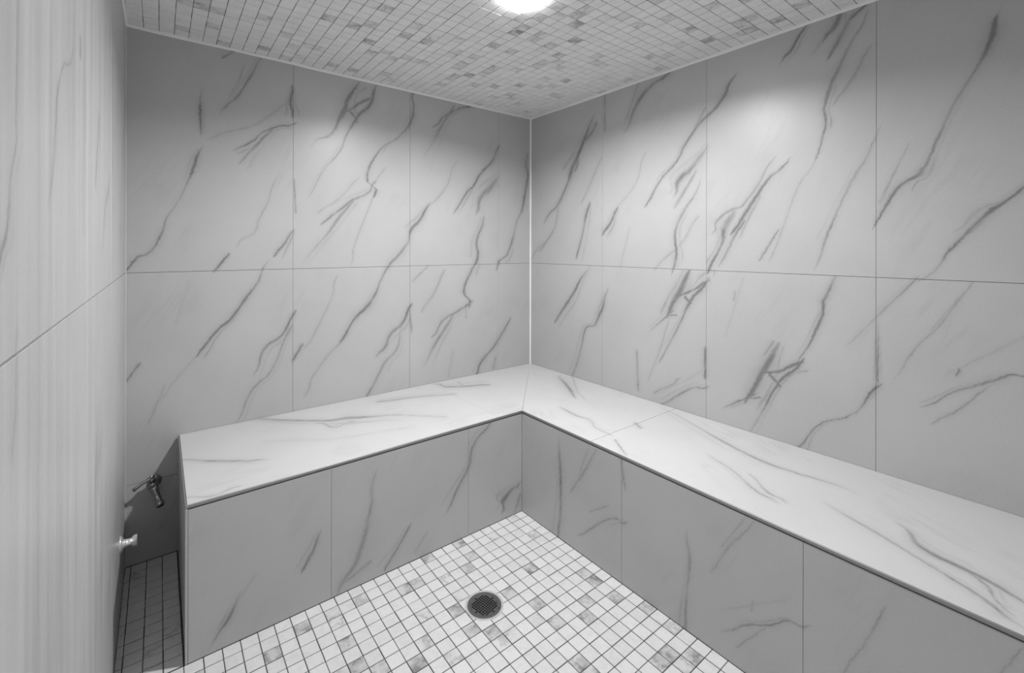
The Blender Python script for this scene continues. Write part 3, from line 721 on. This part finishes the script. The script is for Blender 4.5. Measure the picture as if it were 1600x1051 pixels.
fillet('trim_5', (XL, 0, 0), (XL, 0, ZC), (1, 0, 0), (0, -1, 0), 0.0035, M_caulk_grey)

# ------------------------------------------------------------------ the corner bench
BO = Vector((-0.9, -0.3, 0.0))
bench = empty('corner_bench', BO, 'L-shaped marble-clad corner bench with metal-edged seat along the back and right walls', 'bench')
def bplace(f):
    return lambda a, b, h: tuple(Vector(f(a, b, h)) - BO)
TS = 0.008
bm = bmesh.new()
ol = [(XE + TS, -0.001), (-0.001, -0.001), (-0.001, YF + 0.002), (-DB + TS, YF + 0.002), (-DB + TS, -DA + TS), (XE + TS, -DA + TS)]
lo_ = [bm.verts.new((x - BO.x, y - BO.y, 0.0)) for x, y in ol]; hi_ = [bm.verts.new((x - BO.x, y - BO.y, ZB - TS)) for x, y in ol]
for i in range(6):
    j = (i + 1) % 6; bm.faces.new((lo_[i], lo_[j], hi_[j], hi_[i]))
bm.faces.new(hi_); bm.faces.new(lo_[::-1])
finish(bm, 'core', M_core, bench)
e = 0.0035
seat_A = [[(XE + e, -DA + e), (-0.722, -DA + e), (-0.722, -0.001), (XE + e, -0.001)],
          [(-0.722, -DA + e), (-DB + e, -DA + e), (-0.001, -0.001), (-0.722, -0.001)]]
seat_B = [[(-DB + e, -DA + e), (-DB + e, -1.022), (-0.001, -1.022), (-0.001, -0.001)],
          [(-DB + e, -2.19), (-0.001, -2.19), (-0.001, -1.022), (-DB + e, -1.022)],
          [(-DB + e, YF + 0.002), (-0.001, YF + 0.002), (-0.001, -2.19), (-DB + e, -2.19)]]
top = bplace(lambda a, b, h: (a, b, ZB - TS + h))
lay(bench, 'T', 'xy', seat_A, top, math.radians(5), offset=tuple(BO), name='seat_slab', thick=TS, base=0.56, faint=0.22)
lay(bench, 'T', 'xy', seat_B, top, math.radians(-115), offset=tuple(BO), name='seat_slab', thick=TS, base=0.56, faint=0.22)
ZT = ZB - 0.012
lay(bench, 'FA', 'xz', grid([XE + 0.006, -1.437, -0.877, -DB], [0.0, ZT]), bplace(lambda a, b, h: (a, -DA + TS - h, b)), math.radians(62), offset=tuple(BO), name='front_panel', thick=TS)
lay(bench, 'FB', 'yz', grid([YF + 0.002, -2.32, -1.739, -1.169, -DA], [0.0, ZT]), bplace(lambda a, b, h: (-DB + TS - h, a, b)), math.radians(118), offset=tuple(BO), name='front_panel', thick=TS)
lay(bench, None, 'yz', grid([-DA + 0.006, 0.0], [0.0, ZT]), bplace(lambda a, b, h: (XE + TS - h, a, b)), math.radians(62), offset=tuple(BO), name='end_panel', thick=TS)
def bbox_part(name, x0, x1, y0, y1, z0, z1, mat, label=None):
    bm = bmesh.new(); box(bm, x0 - BO.x, x1 - BO.x, y0 - BO.y, y1 - BO.y, z0, z1)
    bmesh.ops.bevel(bm, geom=bm.edges[:], offset=0.0007, segments=1, affect='EDGES')
    o = finish(bm, name, mat, bench)
    if label: o['label'] = label
    return o
# metal edge profile (thin angle strips) along the seat and down the free corner
bbox_part('edge_trim', XE - 0.001, -DB - 0.0015, -DA - 0.0015, -DA + 0.003, ZB - 0.0085, ZB + 0.0003, M_trim, 'grey metal edge strip')
bbox_part('edge_trim', -DB - 0.0015, -DB + 0.003, YF, -DA + 0.003, ZB - 0.0085, ZB + 0.0003, M_trim, 'grey metal edge strip')
bbox_part('edge_trim', XE - 0.0015, XE + 0.003, -DA + 0.003, -0.008, ZB - 0.0085, ZB + 0.0003, M_trim, 'grey metal edge strip')
bbox_part('corner_trim', XE - 0.001, XE + 0.0055, -DA - 0.001, -DA + 0.0055, 0.0005, ZB - 0.009, M_caulk_grey, 'pale vertical corner strip')
bbox_part('joint_shadow', XE + 0.006, -DB - 0.0005, -DA + 0.001, -DA + 0.004, ZT, ZB - 0.0085, M_shadowgap)  # strip in the joint below the trim, its shadow put into the colour
bbox_part('joint_shadow', -DB + 0.001, -DB + 0.004, YF + 0.001, -DA, ZT, ZB - 0.0085, M_shadowgap)

# ------------------------------------------------------------------ floor drain
DO = Vector((DRX, DRY, 0.0))
dr = empty('floor_drain', DO, 'round dull steel drain with square holes set in the white mosaic floor', 'drain')
bm = bmesh.new(); lathe(bm, [(0.0572, -0.004), (0.0572, 0.0002), (0.059, 0.0010), (0.0625, 0.0010), (0.0645, 0.0001)], 64)
finish(bm, 'sealant_ring', M_caulk_grey, dr, True)['label'] = 'pale sealant ring'
bm = bmesh.new(); lathe(bm, [(0.0455, -0.0035), (0.0455, -0.0006), (0.0462, 0.0000), (0.0555, 0.0004), (0.0568, -0.0002), (0.0568, -0.004)], 64)
finish(bm, 'rim', M_drain, dr)
bm = bmesh.new(); p = 0.0080; hw = 0.0030; ca, sa = math.cos(math.radians(12)), math.sin(math.radians(12)); vd = {}
def gv(x, y, z):
    key = (round(x, 5), round(y, 5), z)
    if key not in vd: vd[key] = bm.verts.new((x * ca - y * sa, x * sa + y * ca, z))
    return vd[key]
R0 = 0.0452
lines = []
for i in range(-6, 7): lines += [i * p - hw, i * p + hw]
def clampv(x, y):
    r = math.hypot(x, y)
    return (x * R0 / r, y * R0 / r) if r > R0 else (x, y)
topf = []
for a in range(len(lines) - 1):
    for b in range(len(lines) - 1):
        x0, x1, y0, y1 = lines[a], lines[a + 1], lines[b], lines[b + 1]
        cx_, cy_ = (x0 + x1) / 2, (y0 + y1) / 2
        if a % 2 == 0 and b % 2 == 0 and math.hypot(cx_, cy_) < 0.0405: continue
        if min(math.hypot(x, y) for x in (x0, x1) for y in (y0, y1)) > R0: continue
        q = [clampv(x, y) for x, y in ((x0, y0), (x1, y0), (x1, y1), (x0, y1))]
        vs = []
        for x, y in q:
            v = gv(x, y, 0.0)
            if v not in vs: vs.append(v)
        if len(vs) >= 3:
            try: topf.append(bm.faces.new(vs))
            except ValueError: pass
r_ = bmesh.ops.extrude_face_region(bm, geom=topf)
bmesh.ops.translate(bm, vec=(0, 0, -0.0028), verts=[g for g in r_['geom'] if isinstance(g, bmesh.types.BMVert)])
g_ = finish(bm, 'grate', M_drain, dr); g_.location = (0, 0, -0.0004)
bm = bmesh.new(); lathe(bm, [(0.0567, -0.0042), (0.052, -0.0046), (0.050, -0.03), (0.028, -0.055), (0.0, -0.058)], 48)
finish(bm, 'drain_body', M_hole, dr, True)
bm = bmesh.new(); lathe(bm, [(0.0, 0.0009), (0.0018, 0.0008), (0.0028, 0.0)], 16, c=(0.0505 * math.cos(-0.9), 0.0505 * math.sin(-0.9), 0.0003))
finish(bm, 'screw', M_hole, dr)

# ------------------------------------------------------------------ downlight
dl = empty('recessed_downlight', (LX, LY, ZC), 'round glowing recessed downlight in the mosaic ceiling', 'ceiling light')
bm = bmesh.new(); lathe(bm, [(0.0505, -0.0038), (0.0490, -0.0028), (0.0490, 0.0120), (0.0505, 0.0125), (0.0508, 0.0)], 64)
finish(bm, 'baffle', M_white, dl, True)
kr = NT('glowing_rim'); _n = kr.noise(kr.new('ShaderNodeTexCoord').outputs['Object'], 40.0); kr.grey(kr.math('MULTIPLY_ADD', _n.outputs['Fac'], 0.05, 0.8))
kr.b.inputs['Emission Color'].default_value = (1, 1, 1, 1); kr.b.inputs['Emission Strength'].default_value = 250.0
bm = bmesh.new(); lathe(bm, [(0.0620, 0.0), (0.0620, -0.0036), (0.0605, -0.0048), (0.054, -0.0048), (0.0512, -0.0038), (0.0512, 0.0)], 64)
finish(bm, 'frosted_rim', kr.m, dl, True)['label'] = 'glowing frosted rim'
ke = NT('glowing_lens'); _n = ke.noise(ke.new('ShaderNodeTexCoord').outputs['Object'], 40.0); ke.grey(ke.math('MULTIPLY_ADD', _n.outputs['Fac'], 0.05, 0.8))
ke.b.inputs['Emission Color'].default_value = (1, 1, 1, 1); ke.b.inputs['Emission Strength'].default_value = 1.5
bm = bmesh.new(); lathe(bm, [(0.0, 0.0128), (0.0502, 0.0128), (0.0502, 0.05), (0.0, 0.05)], 48)
finish(bm, 'lens', ke.m, dl)
lo.parent = dl; lo.location = (0, 0, 0.0116)

# ------------------------------------------------------------------ lever tap low on the back wall
TB = Vector((-1.921, -T4 * 0, 0.300))
tap = empty('lever_tap', TB, 'small dark chrome lever tap low on the back wall beside the bench end', 'tap')
def rel(p, o): return tuple(Vector(p) - o)
bm = bmesh.new(); M_ = along((0, -1, 0))
lathe(bm, [(0.0, 0.0), (0.022, 0.0), (0.0225, 0.002), (0.020, 0.005), (0.011, 0.007), (0.010, 0.020), (0.0, 0.020)], 32, M=M_)
finish(bm, 'wall_flange', M_chrome, tap, True)
c0 = (-0.006, -0.034, 0.002)
bm = bmesh.new()
lathe(bm, [(0.0, -0.016), (0.008, -0.0155), (0.0160, -0.011), (0.0195, -0.004), (0.0195, 0.004), (0.0160, 0.011), (0.008, 0.0155), (0.0, 0.016)], 32, c=c0, M=M_)
finish(bm, 'valve_body', M_chrome, tap, True)
sp0 = Vector(c0); sp1 = Vector((-1.9029, -0.09, 0.2370)) - TB; dd = (sp1 - sp0)
bm = bmesh.new()
tube(bm, [sp0 + dd * f for f in (0.05, 0.25, 0.32, 0.34, 0.6, 0.82, 0.84, 0.97, 1.0)], [0.013, 0.0140, 0.0140, 0.0115, 0.0105, 0.0110, 0.0140, 0.0140, 0.0125], 24)
finish(bm, 'spout', M_chrome, tap, True)
bm = bmesh.new(); tube(bm, [sp0 + dd * f for f in (0.985, 1.012)], [0.0095, 0.0095], 20); finish(bm, 'spout_mouth', M_hole, tap)
st = Vector(c0) + Vector((0.000, -0.008, 0.014)); st1 = st + Vector((-0.004, -0.006, 0.016))
bm = bmesh.new(); tube(bm, [st, st.lerp(st1, .5), st1], [0.011, 0.010, 0.0120], 20); finish(bm, 'valve_stem', M_chrome, tap, True)
lv = Vector((-1.9827, -0.06, 0.3073)) - TB
bm = bmesh.new()
mid = st1.lerp(lv, 0.5) + Vector((0, 0, 0.003))
tube(bm, [st1 + Vector((0.008, 0, -0.001)), st1, st1.lerp(mid, .6), mid, mid.lerp(lv, .6), lv, lv + (lv - mid) * 0.08], [0.0060, 0.0085, 0.0058, 0.0050, 0.0052, 0.0066, 0.0035], 16)
finish(bm, 'lever', M_chrome, tap, True)
bm = bmesh.new(); lathe(bm, [(0.0, 0.0035), (0.004, 0.003), (0.0055, 0.0)], 16, c=tuple(st1 + Vector((0.0, -0.004, 0.006))), M=along((-0.2, -0.6, 0.8)))
finish(bm, 'cap_nut', M_chrome, tap, True)

# ------------------------------------------------------------------ bright nozzle low on the left wall
NB = Vector((XL, -0.278, 0.233))
nz = empty('wall_nozzle', NB, 'small bright metal nozzle fitting sticking out low from the left wall', 'nozzle')
MX = along((1, 0, 0))
bm = bmesh.new(); lathe(bm, [(0.0, 0.0), (0.026, 0.0), (0.026, 0.003), (0.021, 0.007), (0.013, 0.010), (0.0, 0.010)], 28, M=MX); finish(bm, 'wall_flange', M_bright, nz, True)
bm = bmesh.new(); lathe(bm, [(0.0, 0.009), (0.013, 0.010), (0.0115, 0.018), (0.0105, 0.026), (0.012, 0.031), (0.0, 0.031)], 24, M=MX); finish(bm, 'neck', M_bright, nz, True)
bm = bmesh.new(); lathe(bm, [(0.0, 0.0305), (0.013, 0.0305), (0.0165, 0.034), (0.0185, 0.042), (0.0175, 0.0445), (0.011, 0.045), (0.009, 0.040), (0.0, 0.040)], 10, M=MX); finish(bm, 'head', M_bright, nz, False)
